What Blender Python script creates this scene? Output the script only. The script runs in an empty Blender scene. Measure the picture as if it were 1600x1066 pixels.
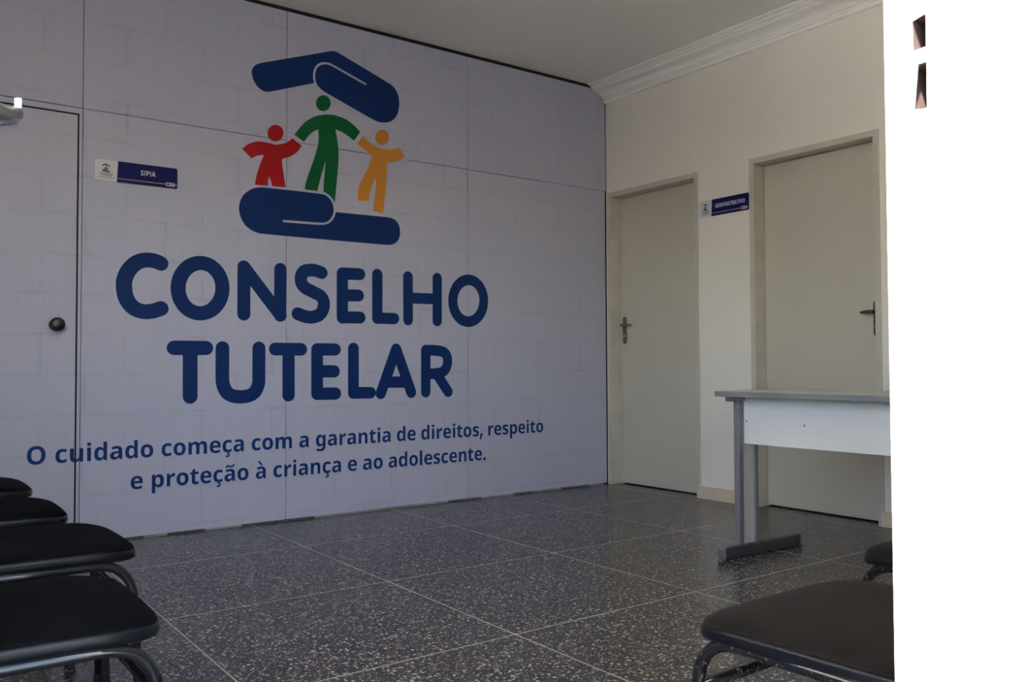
import bpy, bmesh, math, random
from mathutils import Vector, Matrix
from mathutils.geometry import tessellate_polygon

random.seed(7)
scene = bpy.context.scene
COL = scene.collection

# ------------------------------------------------------------------ camera
CAM = Vector((-4.2944, -4.6153, 0.8628))
FPX, YAW, PITCH, ROLL = 1340.3, 0.6386, 0.0284, -0.0045
_d = Vector((math.cos(PITCH) * math.sin(YAW), math.cos(PITCH) * math.cos(YAW), math.sin(PITCH)))
_r = Vector((math.cos(YAW), -math.sin(YAW), 0.0))
_u = _r.cross(_d)
RIGHT = _r * math.cos(ROLL) + _u * math.sin(ROLL)
UP = -_r * math.sin(ROLL) + _u * math.cos(ROLL)
cam_data = bpy.data.cameras.new("camera")
cam_data.sensor_width = 22.3
cam_data.lens = FPX / 1600.0 * 22.3
cam_data.clip_start = 0.02
cam_data.dof.use_dof = True
cam_data.dof.focus_distance = 4.6
cam_data.dof.aperture_fstop = 9.0
cam = bpy.data.objects.new("camera", cam_data)
M = Matrix((RIGHT, UP, -_d)).transposed().to_4x4()
M.translation = CAM
cam.matrix_world = M
COL.objects.link(cam)
scene.camera = cam

# ------------------------------------------------------------------ world, sun, exposure
world = bpy.data.worlds.new("sky")
scene.world = world
world.use_nodes = True
wn = world.node_tree
sky = wn.nodes.new("ShaderNodeTexSky")
sky.sky_type = 'NISHITA'
sky.sun_disc = False
sky.sun_elevation = math.radians(60)
sky.sun_rotation = math.radians(235)
bg = wn.nodes["Background"]
wn.links.new(sky.outputs[0], bg.inputs[0])
bg.inputs[1].default_value = 0.19

sun_data = bpy.data.lights.new("sun", 'SUN')
sun_data.energy = 14.0
sun_data.angle = math.radians(0.6)
sun_data.color = (1.0, 0.955, 0.89)
sun = bpy.data.objects.new("sun", sun_data)
SUN_DIR = Vector((0.85, 0.27, -1.30)).normalized()      # the way the light travels
sun.rotation_euler = SUN_DIR.to_track_quat('-Z', 'Y').to_euler()
sun.location = (-8, -10, 12)
COL.objects.link(sun)

portal_data = bpy.data.lights.new("doorway_portal", 'AREA')
portal_data.shape = 'RECTANGLE'
portal_data.size, portal_data.size_y = 0.86, 2.1
portal_data.cycles.is_portal = True
portal = bpy.data.objects.new("doorway_portal", portal_data)
portal.location = (-4.15, -4.45, 1.05)
portal.rotation_euler = (math.radians(90), 0, 0)
COL.objects.link(portal)

portal2_data = bpy.data.lights.new("window_portal", 'AREA')
portal2_data.shape = 'RECTANGLE'
portal2_data.size, portal2_data.size_y = 1.50, 1.30
portal2_data.cycles.is_portal = True
portal2 = bpy.data.objects.new("window_portal", portal2_data)
portal2.location = (-4.88, -3.15, 1.60)
portal2.rotation_euler = (math.radians(90), 0, math.radians(-90))
COL.objects.link(portal2)

vs = scene.view_settings
vs.view_transform = 'Standard'
vs.look = 'None'
vs.gamma = 1.0
vs.use_curve_mapping = False
vs.exposure = 3.05
scene.cycles.max_bounces = 14
scene.cycles.diffuse_bounces = 8
scene.cycles.glossy_bounces = 5
scene.cycles.sample_clamp_indirect = 8.0
scene.cycles.caustics_reflective = False
scene.cycles.caustics_refractive = False
scene.cycles.use_denoising = True


# ------------------------------------------------------------------ materials
def nodes_of(name):
    m = bpy.data.materials.new(name)
    m.use_nodes = True
    t = m.node_tree
    b = t.nodes["Principled BSDF"]
    return m, t, b


def N(t, kind, **kw):
    n = t.nodes.new(kind)
    for k, v in kw.items():
        setattr(n, k, v)
    return n


def mixc(t, fac, a, b):
    m = N(t, "ShaderNodeMix", data_type='RGBA')
    for sock, v in ((m.inputs[0], fac), (m.inputs[6], a), (m.inputs[7], b)):
        if hasattr(v, "is_linked") or hasattr(v, "links"):
            t.links.new(v, sock)
        elif isinstance(v, (int, float)):
            sock.default_value = v
        else:
            sock.default_value = (*v, 1.0)
    return m.outputs[2]


def ramp(t, src, p0, p1, v0=0.0, v1=1.0):
    r = N(t, "ShaderNodeMapRange")
    t.links.new(src, r.inputs[0])
    r.inputs[1].default_value, r.inputs[2].default_value = p0, p1
    r.inputs[3].default_value, r.inputs[4].default_value = v0, v1
    return r.outputs[0]


def noise(t, scale, detail=3.0, vec=None, rough=0.55):
    n = N(t, "ShaderNodeTexNoise")
    n.inputs["Scale"].default_value = scale
    n.inputs["Detail"].default_value = detail
    n.inputs["Roughness"].default_value = rough
    if vec is None:
        vec = N(t, "ShaderNodeNewGeometry").outputs["Position"]
    t.links.new(vec, n.inputs["Vector"])
    return n.outputs["Fac"]


def bump(t, b, height, strength=0.2, dist=0.002):
    n = N(t, "ShaderNodeBump")
    n.inputs["Strength"].default_value = strength
    n.inputs["Distance"].default_value = dist
    t.links.new(height, n.inputs["Height"])
    t.links.new(n.outputs[0], b.inputs["Normal"])


def paint(name, col, rough=0.5, var=0.06, nscale=6.0, bstr=0.0, bscale=120.0, metal=0.0, spec=0.5, coat=0.0):
    m, t, b = nodes_of(name)
    f = noise(t, nscale, 4.0)
    a = tuple(c * (1 - var) for c in col)
    c = tuple(min(1.0, c * (1 + var)) for c in col)
    t.links.new(mixc(t, ramp(t, f, 0.3, 0.7), a, c), b.inputs["Base Color"])
    b.inputs["Roughness"].default_value = rough
    b.inputs["Metallic"].default_value = metal
    b.inputs["Specular IOR Level"].default_value = spec
    b.inputs["Coat Weight"].default_value = coat
    if bstr:
        bump(t, b, noise(t, bscale, 3.0), bstr)
    return m


MAT = {}
MAT["wall"] = paint("cream_wall_paint", (0.85, 0.82, 0.75), 0.6, 0.025, 1.6, 0.10, 60)
MAT["ceiling"] = paint("white_ceiling_paint", (0.84, 0.83, 0.80), 0.7, 0.02, 1.2)
MAT["crown"] = paint("white_plaster", (0.94, 0.935, 0.91), 0.55, 0.02, 3.0)
MAT["door"] = paint("grey_beige_door_enamel", (0.57, 0.54, 0.47), 0.42, 0.03, 1.5)
MAT["frame"] = paint("grey_beige_frame_enamel", (0.585, 0.56, 0.49), 0.45, 0.07, 9.0, 0.06, 40)
MAT["base"] = paint("beige_tile_skirting", (0.72, 0.61, 0.47), 0.45, 0.06, 10.0)
MAT["black"] = paint("gap_shade", (0.010, 0.010, 0.011), 0.9, 0.1)  # black that paints in the shade inside gaps
MAT["navy"] = paint("navy_vinyl_print", (0.0045, 0.027, 0.135), 0.55, 0.04, 2.0, spec=0.18)
MAT["slogan"] = paint("blue_vinyl_print", (0.006, 0.034, 0.175), 0.55, 0.04, 2.0, spec=0.18)
MAT["green"] = paint("green_vinyl_print", (0.004, 0.115, 0.034), 0.5, 0.04, 3.0, spec=0.18)
MAT["red"] = paint("red_vinyl_print", (0.40, 0.010, 0.014), 0.5, 0.04, 3.0, spec=0.18)
MAT["amber"] = paint("amber_vinyl_print", (0.60, 0.25, 0.04), 0.5, 0.04, 3.0, spec=0.18)
MAT["signwhite"] = paint("white_acrylic", (0.62, 0.62, 0.69), 0.45, 0.01)
MAT["signnavy"] = paint("navy_acrylic", (0.005, 0.007, 0.105), 0.5, 0.03, spec=0.2)
MAT["gold"] = paint("gold_stripe_print", (0.46, 0.36, 0.13), 0.4, 0.05)
MAT["knob"] = paint("black_knob_plastic", (0.012, 0.012, 0.016), 0.3, 0.1)
MAT["chrome"] = paint("worn_chrome", (0.50, 0.51, 0.50), 0.28, 0.10, 60.0, metal=1.0)
MAT["darkmetal"] = paint("dark_bronze_metal", (0.10, 0.10, 0.115), 0.35, 0.10, 40.0, metal=0.8)
MAT["vinyl"] = paint("black_seat_vinyl", (0.0028, 0.0031, 0.0044), 0.75, 0.15, 12.0, 0.10, 500, spec=0.03)
MAT["shell"] = paint("black_seat_shell_plastic", (0.006, 0.007, 0.010), 0.32, 0.12, 30.0, spec=0.25)
MAT["rubber"] = paint("black_rubber", (0.015, 0.015, 0.015), 0.8, 0.1)
MAT["desktop"] = paint("grey_laminate", (0.50, 0.50, 0.48), 0.38, 0.02, 4.0)
MAT["deskedge"] = paint("grey_edge_band", (0.20, 0.215, 0.225), 0.40, 0.03, 8.0)
MAT["panel"] = paint("white_laminate_panel", (0.77, 0.775, 0.78), 0.40, 0.015, 3.0)
MAT["deskleg"] = paint("grey_powder_coated_steel", (0.19, 0.20, 0.22), 0.40, 0.05, 20.0, metal=0.15)
MAT["deskcover"] = paint("light_grey_cable_cover", (0.60, 0.58, 0.58), 0.45, 0.04, 20.0)
MAT["deskfoot"] = paint("dark_grey_steel_foot", (0.050, 0.053, 0.058), 0.40, 0.05, 20.0)
MAT["handle"] = paint("tarnished_steel", (0.16, 0.17, 0.17), 0.35, 0.2, 60.0, metal=0.7)
MAT["footcap"] = paint("grey_plastic_cap", (0.13, 0.135, 0.15), 0.35, 0.05)
MAT["whiteframe"] = paint("white_gloss_door_enamel", (0.84, 0.84, 0.83), 0.4, 0.02, 5.0)
MAT["rawwood"] = paint("bare_wood_in_mortise", (0.055, 0.030, 0.024), 0.8, 0.35, 120.0)
MAT["chip"] = paint("bare_wood_paint_chip", (0.42, 0.30, 0.20), 0.8, 0.3, 160.0)
MAT["facade"] = paint("exterior_render", (0.70, 0.66, 0.60), 0.8, 0.05, 2.0)
MAT["asphalt"] = paint("grey_asphalt", (0.062, 0.061, 0.060), 0.9, 0.15, 3.0)
MAT["ground"] = paint("concrete_pavement", (0.66, 0.61, 0.54), 0.9, 0.10, 2.5)


def mural_material():
    m, t, b = nodes_of("white_painted_block_print")
    geo = N(t, "ShaderNodeNewGeometry")
    sep = N(t, "ShaderNodeSeparateXYZ")
    t.links.new(geo.outputs["Position"], sep.inputs[0])
    wob = N(t, "ShaderNodeTexNoise")
    wob.inputs["Scale"].default_value = 9.0
    wob.inputs["Detail"].default_value = 4.0
    t.links.new(geo.outputs["Position"], wob.inputs["Vector"])
    comb = N(t, "ShaderNodeCombineXYZ")
    t.links.new(sep.outputs["X"], comb.inputs[0])
    t.links.new(sep.outputs["Z"], comb.inputs[1])
    sub = N(t, "ShaderNodeVectorMath", operation='MULTIPLY_ADD')
    sub.inputs[1].default_value = (0.026, 0.026, 0.0)
    t.links.new(wob.outputs["Color"], sub.inputs[0])
    t.links.new(comb.outputs[0], sub.inputs[2])
    off = N(t, "ShaderNodeVectorMath", operation='ADD')
    off.inputs[1].default_value = (2.908 + 0.189 - 0.012 + 7.56, -0.047 - 0.012 + 3.90, 0.0)
    t.links.new(sub.outputs[0], off.inputs[0])
    br = N(t, "ShaderNodeTexBrick")
    br.inputs["Color1"].default_value = br.inputs["Color2"].default_value = (0, 0, 0, 1)
    br.inputs["Mortar"].default_value = (1, 1, 1, 1)
    br.inputs["Scale"].default_value = 1.0
    br.inputs["Mortar Size"].default_value = 0.013
    br.inputs["Mortar Smooth"].default_value = 1.0
    br.inputs["Brick Width"].default_value = 0.378
    br.inputs["Row Height"].default_value = 0.195
    t.links.new(off.outputs[0], br.inputs["Vector"])
    patch = ramp(t, noise(t, 5.0, 3.0, geo.outputs["Position"]), 0.40, 0.68)
    mul = N(t, "ShaderNodeMath", operation='MULTIPLY')
    t.links.new(br.outputs["Color"], mul.inputs[0])
    t.links.new(patch, mul.inputs[1])
    mul2 = N(t, "ShaderNodeMath", operation='MULTIPLY')
    t.links.new(mul.outputs[0], mul2.inputs[0])
    mul2.inputs[1].default_value = 0.38
    strk = N(t, "ShaderNodeMapping")
    strk.inputs["Scale"].default_value = (60.0, 60.0, 3.0)
    t.links.new(geo.outputs["Position"], strk.inputs[0])
    fine = ramp(t, noise(t, 1.0, 3.0, strk.outputs[0]), 0.3, 0.7)
    speck = ramp(t, noise(t, 24.0, 6.0, geo.outputs["Position"], 0.7), 0.60, 0.74, 0.0, 0.35)
    c = mixc(t, fine, (0.460, 0.470, 0.610), (0.485, 0.495, 0.635))
    c = mixc(t, speck, c, (0.41, 0.415, 0.52))
    c = mixc(t, mul2.outputs[0], c, (0.31, 0.31, 0.36))
    t.links.new(c, b.inputs["Base Color"])
    b.inputs["Roughness"].default_value = 0.48
    b.inputs["Specular IOR Level"].default_value = 0.35
    return m


def terrazzo_material():
    m, t, b = nodes_of("dark_terrazzo")
    pos = N(t, "ShaderNodeNewGeometry").outputs["Position"]
    info = N(t, "ShaderNodeObjectInfo")

    def chips(scale, cut, size):
        v = N(t, "ShaderNodeTexVoronoi", feature='F1', voronoi_dimensions='2D')
        v.inputs["Scale"].default_value = scale
        t.links.new(pos, v.inputs["Vector"])
        sp = N(t, "ShaderNodeSeparateColor")
        t.links.new(v.outputs["Color"], sp.inputs[0])
        near = ramp(t, v.outputs["Distance"], size, size * 0.8)
        pick = ramp(t, sp.outputs[0], cut, cut + 0.02)
        mu = N(t, "ShaderNodeMath", operation='MULTIPLY')
        t.links.new(near, mu.inputs[0])
        t.links.new(pick, mu.inputs[1])
        tone = ramp(t, sp.outputs[1], 0.0, 1.0, 0.25, 1.0)
        mv = N(t, "ShaderNodeMath", operation='MULTIPLY')
        t.links.new(mu.outputs[0], mv.inputs[0])
        t.links.new(tone, mv.inputs[1])
        return mv.outputs[0]
    base = mixc(t, ramp(t, noise(t, 3.0, 3.0, pos), 0.3, 0.7), (0.032, 0.030, 0.029), (0.040, 0.037, 0.036))
    base = mixc(t, ramp(t, info.outputs["Random"], 0, 1, 0.0, 0.12), base, (0.060, 0.056, 0.053))
    c = mixc(t, chips(70.0, 0.79, 0.40), base, (0.44, 0.415, 0.385))
    c = mixc(t, chips(120.0, 0.78, 0.42), c, (0.40, 0.375, 0.355))
    c = mixc(t, chips(210.0, 0.78, 0.42), c, (0.32, 0.30, 0.29))
    t.links.new(c, b.inputs["Base Color"])
    t.links.new(ramp(t, noise(t, 7.0, 4.0, pos), 0.3, 0.7, 0.20, 0.27), b.inputs["Roughness"])
    b.inputs["Specular IOR Level"].default_value = 0.42
    return m


def fabric_material():
    m, t, b = nodes_of("worn_brown_black_seat_fabric")
    f = noise(t, 9.0, 4.0)
    c = mixc(t, ramp(t, f, 0.35, 0.7), (0.0070, 0.0058, 0.0052), (0.0128, 0.0103, 0.0092))
    sp = ramp(t, noise(t, 260.0, 2.0), 0.62, 0.72, 0.0, 0.45)
    c = mixc(t, sp, c, (0.05, 0.042, 0.038))
    t.links.new(c, b.inputs["Base Color"])
    b.inputs["Roughness"].default_value = 0.95
    b.inputs["Specular IOR Level"].default_value = 0.12
    b.inputs["Sheen Weight"].default_value = 0.06
    b.inputs["Sheen Tint"].default_value = (0.7, 0.55, 0.45, 1)
    bump(t, b, noise(t, 600.0, 2.0), 0.3, 0.001)
    return m


def tube_material(name, wear):
    m, t, b = nodes_of(name)
    f = noise(t, 130.0, 4.0)
    w = ramp(t, f, wear, wear + 0.03)
    c = mixc(t, w, (0.010, 0.011, 0.014), (0.16, 0.070, 0.035))
    t.links.new(c, b.inputs["Base Color"])
    t.links.new(ramp(t, w, 0, 1, 0.09, 0.8), b.inputs["Roughness"])
    return m


MAT["mural"] = mural_material()
MAT["terrazzo"] = terrazzo_material()
MAT["joint"] = paint("pale_floor_joint", (0.33, 0.32, 0.305), 0.55, 0.2, 15.0)
MAT["fabric"] = fabric_material()
MAT["tube"] = tube_material("black_gloss_steel_tube", 0.74)
MAT["tubeworn"] = tube_material("chipped_black_steel_tube", 0.62)


# ------------------------------------------------------------------ mesh helpers
def link(name, bm, mat, parent=None, smooth=False, bevel=0.0, seg=2):
    me = bpy.data.meshes.new(name)
    bm.normal_update()
    bm.to_mesh(me)
    bm.free()
    me.materials.append(MAT[mat] if isinstance(mat, str) else mat)
    if smooth:
        for p in me.polygons:
            p.use_smooth = True
    o = bpy.data.objects.new(name, me)
    COL.objects.link(o)
    if parent is not None:
        o.parent = parent
    if bevel:
        md = o.modifiers.new("bevel", 'BEVEL')
        md.width, md.segments, md.limit_method = bevel, seg, 'ANGLE'
    return o


def tag(o, label=None, cat=None, group=None, kind=None):
    if label:
        o["label"] = label
    if cat:
        o["category"] = cat
    if group:
        o["group"] = group
    if kind:
        o["kind"] = kind
    return o


def empty(name, loc=(0, 0, 0), rz=0.0):
    o = bpy.data.objects.new(name, None)
    o.location = loc
    o.rotation_euler = (0, 0, rz)
    o.empty_display_size = 0.1
    COL.objects.link(o)
    return o


def add_box(bm, lo, hi):
    x0, y0, z0 = lo
    x1, y1, z1 = hi
    v = [bm.verts.new(p) for p in ((x0, y0, z0), (x1, y0, z0), (x1, y1, z0), (x0, y1, z0),
                                   (x0, y0, z1), (x1, y0, z1), (x1, y1, z1), (x0, y1, z1))]
    for f in ((3, 2, 1, 0), (4, 5, 6, 7), (0, 1, 5, 4), (1, 2, 6, 5), (2, 3, 7, 6), (3, 0, 4, 7)):
        bm.faces.new([v[i] for i in f])
    return bm


def box(name, lo, hi, mat, parent=None, bevel=0.0):
    return link(name, add_box(bmesh.new(), lo, hi), mat, parent, bevel=bevel)


def add_tube(bm, pts, rad, sides=12, caps=True, flat=1.0):
    """sweep a circle (flat != 1 makes it an oval) along a polyline; rad may be a list"""
    pts = [Vector(p) for p in pts]
    n = len(pts)
    rads = rad if isinstance(rad, (list, tuple)) else [rad] * n
    rings, side = [], None
    for i, p in enumerate(pts):
        a = pts[max(i - 1, 0)]
        c = pts[min(i + 1, n - 1)]
        tan = (c - a).normalized()
        if side is None:
            ref = Vector((0, 0, 1)) if abs(tan.z) < 0.9 else Vector((0, 1, 0))
            side = tan.cross(ref).normalized()
        else:
            side = (side - tan * side.dot(tan)).normalized()
        up = side.cross(tan)
        rings.append([bm.verts.new(p + rads[i] * (math.cos(k * 2 * math.pi / sides) * side * flat
                                                  + math.sin(k * 2 * math.pi / sides) * up)) for k in range(sides)])
    for a, c in zip(rings, rings[1:]):
        for k in range(sides):
            bm.faces.new((a[k], a[(k + 1) % sides], c[(k + 1) % sides], c[k]))
    if caps:
        bm.faces.new(list(reversed(rings[0])))
        bm.faces.new(rings[-1])
    bmesh.ops.recalc_face_normals(bm, faces=bm.faces[:])
    return bm


def fillet(pts, r, n=6):
    """round the inner corners of a polyline"""
    pts = [Vector(p) for p in pts]
    out = [pts[0]]
    for a, b, c in zip(pts, pts[1:], pts[2:]):
        rr = min(r, (a - b).length * 0.49, (c - b).length * 0.49)
        p, q = b + (a - b).normalized() * rr, b + (c - b).normalized() * rr
        for k in range(n + 1):
            t = k / n
            out.append(p * (1 - t) ** 2 + b * 2 * t * (1 - t) + q * t * t)
    out.append(pts[-1])
    return out


def add_lathe(bm, prof, origin, axis, sides=20):
    """prof: (radius, distance along axis)"""
    origin, axis = Vector(origin), Vector(axis).normalized()
    ref = Vector((0, 0, 1)) if abs(axis.z) < 0.9 else Vector((1, 0, 0))
    s = axis.cross(ref).normalized()
    u = s.cross(axis)
    rings = [[bm.verts.new(origin + axis * h + r * (math.cos(k * 2 * math.pi / sides) * s
                                                    + math.sin(k * 2 * math.pi / sides) * u)) for k in range(sides)] for r, h in prof]
    for a, c in zip(rings, rings[1:]):
        for k in range(sides):
            bm.faces.new((a[k], a[(k + 1) % sides], c[(k + 1) % sides], c[k]))
    bm.faces.new(rings[0])
    bm.faces.new(rings[-1])
    bmesh.ops.recalc_face_normals(bm, faces=bm.faces[:])
    return bm


def add_plate(bm, loops, to3, depth):
    """a flat plate: 2-D outline loops (first outer, the rest holes) mapped by to3(u, v, d) with d=0 back, d=depth front"""
    flat = [Vector((u, v, 0)) for lp in loops for u, v in lp]
    front = [bm.verts.new(to3(p.x, p.y, depth)) for p in flat]
    back = [bm.verts.new(to3(p.x, p.y, 0.0)) for p in flat]
    for tri in tessellate_polygon([[Vector((u, v, 0)) for u, v in lp] for lp in loops]):
        try:
            bm.faces.new([front[i] for i in tri])
        except ValueError:
            pass
    k = 0
    for lp in loops:
        n = len(lp)
        for i in range(n):
            a, b = k + i, k + (i + 1) % n
            try:
                bm.faces.new((front[a], front[b], back[b], back[a]))
            except ValueError:
                pass
        k += n
    return bm


def stroke_loop(pts, w, n=9):
    """outline (or outer and inner loop, for a closed path) of a round-ended stroke along a 2-D polyline"""
    closed = math.dist(pts[0], pts[-1]) < 1e-6
    if closed:
        pts = pts[:-1]
    m = len(pts)
    left, right, ang = [], [], []
    for i, (x, y) in enumerate(pts):
        a = pts[i - 1] if (i or closed) else pts[0]
        c = pts[(i + 1) % m] if (i < m - 1 or closed) else pts[-1]
        t = math.atan2(c[1] - a[1], c[0] - a[0])
        ang.append(t)
        left.append((x - w / 2 * math.sin(t), y + w / 2 * math.cos(t)))
        right.append((x + w / 2 * math.sin(t), y - w / 2 * math.cos(t)))
    if closed:
        return [left, right] if abs(sum(p[0] * q[1] - q[0] * p[1] for p, q in zip(left, left[1:] + left[:1]))) > \
            abs(sum(p[0] * q[1] - q[0] * p[1] for p, q in zip(right, right[1:] + right[:1]))) else [right, left]
    lp = list(right)
    for k in range(1, n):
        t = ang[-1] - math.pi / 2 + math.pi * k / n
        lp.append((pts[-1][0] + w / 2 * math.cos(t), pts[-1][1] + w / 2 * math.sin(t)))
    lp += list(reversed(left))
    for k in range(1, n):
        t = ang[0] + math.pi / 2 + math.pi * k / n
        lp.append((pts[0][0] + w / 2 * math.cos(t), pts[0][1] + w / 2 * math.sin(t)))
    return [lp]


def smooth_open(pts, it=2):
    for _ in range(it):
        q = [pts[0]]
        for a, b in zip(pts, pts[1:]):
            q += [(0.75 * a[0] + 0.25 * b[0], 0.75 * a[1] + 0.25 * b[1]), (0.25 * a[0] + 0.75 * b[0], 0.25 * a[1] + 0.75 * b[1])]
        pts = q + [pts[-1]]
    return pts


def smooth_closed(pts, it=2, keep=50):
    """corner cutting that leaves sharp corners alone"""
    for _ in range(it):
        n, q = len(pts), []
        for i in range(n):
            a, b, c = pts[i - 1], pts[i], pts[(i + 1) % n]
            t = math.degrees(abs((math.atan2(c[1] - b[1], c[0] - b[0]) - math.atan2(b[1] - a[1], b[0] - a[0]) + math.pi) % (2 * math.pi) - math.pi))
            if t > keep:
                q.append(b)
            else:
                q += [(0.8 * b[0] + 0.2 * a[0], 0.8 * b[1] + 0.2 * a[1]), (0.8 * b[0] + 0.2 * c[0], 0.8 * b[1] + 0.2 * c[1])]
        pts = q
    return pts


def copy_tree(o, parent=None):
    c = o.copy()
    COL.objects.link(c)
    c.parent = parent
    for ch in list(o.children):
        copy_tree(ch, c)
    return c

# ------------------------------------------------------------------ the room shell
H = 2.898            # ceiling
XL = -4.72           # left wall
YF = -4.2945         # inner face of the front wall
YO = -4.44           # outer face of the front wall
SEAM = 2.1365
X1, X2, X3 = -3.490, -2.446, -1.222

# floor: a base that shows as the pale joint, and terrazzo slabs standing a hair above it
floor = box("floor", (XL, YO, -0.10), (0.14, 0.02, -0.0003), "joint")
tag(floor, "dark speckled terrazzo floor with thin pale joints", None, None, "structure")
TS, GX, GY, GAP = 0.8534, -3.487, 0.1701, 0.0030
xs = [XL] + [v for v in (GX + k * TS for k in range(-3, 8)) if XL + 0.02 < v < 0.14] + [0.14]
ys = [YO] + sorted(v for v in (GY - k * TS for k in range(0, 8)) if YO + 0.02 < v < 0.0) + [0.02]
for xa, xb in zip(xs, xs[1:]):
    for ya, yb in zip(ys, ys[1:]):
        add = add_box(bmesh.new(), (xa + GAP, ya + GAP, -0.0003), (xb - GAP, yb - GAP, 0.0))
        link("floor_tile", add, "terrazzo", floor)

ceiling = box("ceiling", (XL - 0.15, YO, H), (0.16, 0.10, H + 0.12), "ceiling")
tag(ceiling, "flat white painted ceiling", None, None, "structure")

# back wall: dark backing behind printed boards, with dark gaps showing between them
wall_back = box("wall_back", (XL - 0.15, 0.020, 0.0), (0.16, 0.10, H), "black")
tag(wall_back, "partition wall of white block-printed boards behind the blue lettering", None, None, "structure")
G = 0.0016


def board(x0, x1, z0, z1):
    return box("panel", (x0 + G, 0.0, z0), (x1 - G, 0.020, z1), "mural", wall_back, bevel=0.0006)


DX0, DX1, DZ = -4.325, -3.505, 2.108       # the flush door cut in the boards
TOPZ = H - 0.022
for xa, xb, top in ((X1, X2, SEAM), (X2, X3, SEAM), (X3, -0.013, SEAM)):
    board(xa, xb, 0.010, SEAM - G)
for xa, xb in ((X1, X2), (X2, X3), (X3, -0.006)):
    board(xa, xb, SEAM + G, TOPZ)
board(XL, X1, SEAM + 0.0025, TOPZ)
board(XL, DX0, 0.010, SEAM - 0.0025)
bm = bmesh.new()
add_box(bm, (DX0 + G, 0.0, DZ), (X1 - G, 0.020, SEAM - 0.0025))
add_box(bm, (DX1, 0.0, 0.010), (X1 - G, 0.020, DZ))
link("door_casing", bm, "mural", wall_back)
bm = bmesh.new()                            # black strips painting in the shade of open gaps, almost flush
add_box(bm, (XL, 0.002, TOPZ), (-0.1, 0.020, H))
add_box(bm, (DX0 - 0.002, 0.003, DZ - 0.012), (DX1 + 0.001, 0.0201, DZ + 0.001))
add_box(bm, (DX1 - 0.010, 0.003, 0.0), (DX1 + 0.001, 0.0202, DZ))
add_box(bm, (-0.016, 0.003, 0.0), (0.0, 0.0203, 2.785))
link("gap_shade_strip", bm, "black", wall_back)
random.seed(3)
bm = bmesh.new()                            # crumbs of mortar in the gap under the boards
x = X1 + 0.3
while x < -0.1:
    w = random.uniform(0.06, 0.28)
    if random.random() < 0.55:
        add_box(bm, (x, 0.002, 0.0), (x + w, 0.019, random.uniform(0.005, 0.010)))
    x += w
link("mortar_crumb", bm, "joint", wall_back)

# flush door with black knob in the printed wall
door_1 = empty("door_1", ((DX0 + DX1) / 2, 0.01, 0))
tag(door_1, "flush door covered in the same block print, with a black round knob", None, None, "structure")


def child_of_world(o, parent):
    o.parent = parent
    o.matrix_parent_inverse = Matrix.LocRotScale(parent.location, parent.rotation_euler, None).inverted()
    return o


child_of_world(box("leaf", (DX0 + 0.006, 0.0, 0.012), (DX1 - 0.008, 0.020, DZ - 0.009), "mural", bevel=0.0006), door_1)
bm = add_lathe(bmesh.new(), [(0.030, 0), (0.030, 0.006), (0.014, 0.010), (0.012, 0.026), (0.024, 0.034), (0.0325, 0.044),
                             (0.034, 0.054), (0.030, 0.063), (0.018, 0.068), (0.004, 0.069)], (-3.600, 0.0, 1.068), (0, -1, 0), 28)
tag(child_of_world(link("knob", bm, "knob", smooth=True), door_1), "black round door knob")

# right wall with two door openings
D2 = (-0.875, -0.014)
D3 = (-2.130, -1.284)
DTOP = 2.120
bm = bmesh.new()
WT = 0.14
for y0, y1, z0, z1 in ((D2[1], 0.02, 0, H), (D3[1], D2[0], 0, H), (YO, D3[0], 0, H),
                       (D2[0], D2[1], DTOP, H), (D3[0], D3[1], DTOP, H)):
    add_box(bm, (0.0, y0, z0), (WT, y1, z1))
wall_right = tag(link("wall_right", bm, "wall"), "cream painted wall with two grey-beige doors", None, None, "structure")

WY0, WY1, WZ0, WZ1 = -3.90, -2.40, 0.95, 2.25
bm = bmesh.new()
for y0, y1, z0, z1 in ((YO, WY0, 0, H), (WY1, 0.02, 0, H), (WY0, WY1, 0, WZ0), (WY0, WY1, WZ1, H)):
    add_box(bm, (XL - 0.15, y0, z0), (XL, y1, z1))
wall_left = tag(link("wall_left", bm, "wall"), "cream painted wall behind the row of chairs", None, None, "structure")

window_1 = tag(empty("window_1", (XL - 0.075, (WY0 + WY1) / 2, WZ0)), "side window above the row of chairs", None, None, "structure")
bm = bmesh.new()
for y0, y1, z0, z1 in ((WY0, WY0 + 0.04, WZ0, WZ1), (WY1 - 0.04, WY1, WZ0, WZ1), (WY0 + 0.04, WY1 - 0.04, WZ0, WZ0 + 0.04),
                       (WY0 + 0.04, WY1 - 0.04, WZ1 - 0.04, WZ1), (-3.165, -3.135, WZ0 + 0.04, WZ1 - 0.04)):
    add_box(bm, (XL - 0.10, y0, z0), (XL - 0.05, y1, z1))
child_of_world(link("window_frame", bm, "whiteframe"), window_1)
child_of_world(box("window_sill", (XL - 0.17, WY0 - 0.02, WZ0 - 0.03), (XL + 0.03, WY1 + 0.02, WZ0), "whiteframe", bevel=0.004), window_1)
tag(box("sun_block_eave", (XL - 2.10, YO, 2.40), (XL - 0.15, 0.6, 2.48), "facade"), "unseen roof slab added to keep sun from the side window", None, None, "structure")  # added out of view to block sun and high sky at the window

# front wall, round the entrance
EX0, EX1, EZ = -4.600, -3.700, 2.14
bm = bmesh.new()
for x0, x1, z0, z1 in ((XL - 0.15, EX0, 0, H), (EX1, 0.16, 0, H), (EX0, EX1, EZ, H)):
    add_box(bm, (x0, YO, z0), (x1, YF, z1))
wall_front = tag(link("wall_front", bm, "facade"), "front wall around the sunlit entrance", None, None, "structure")

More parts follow.
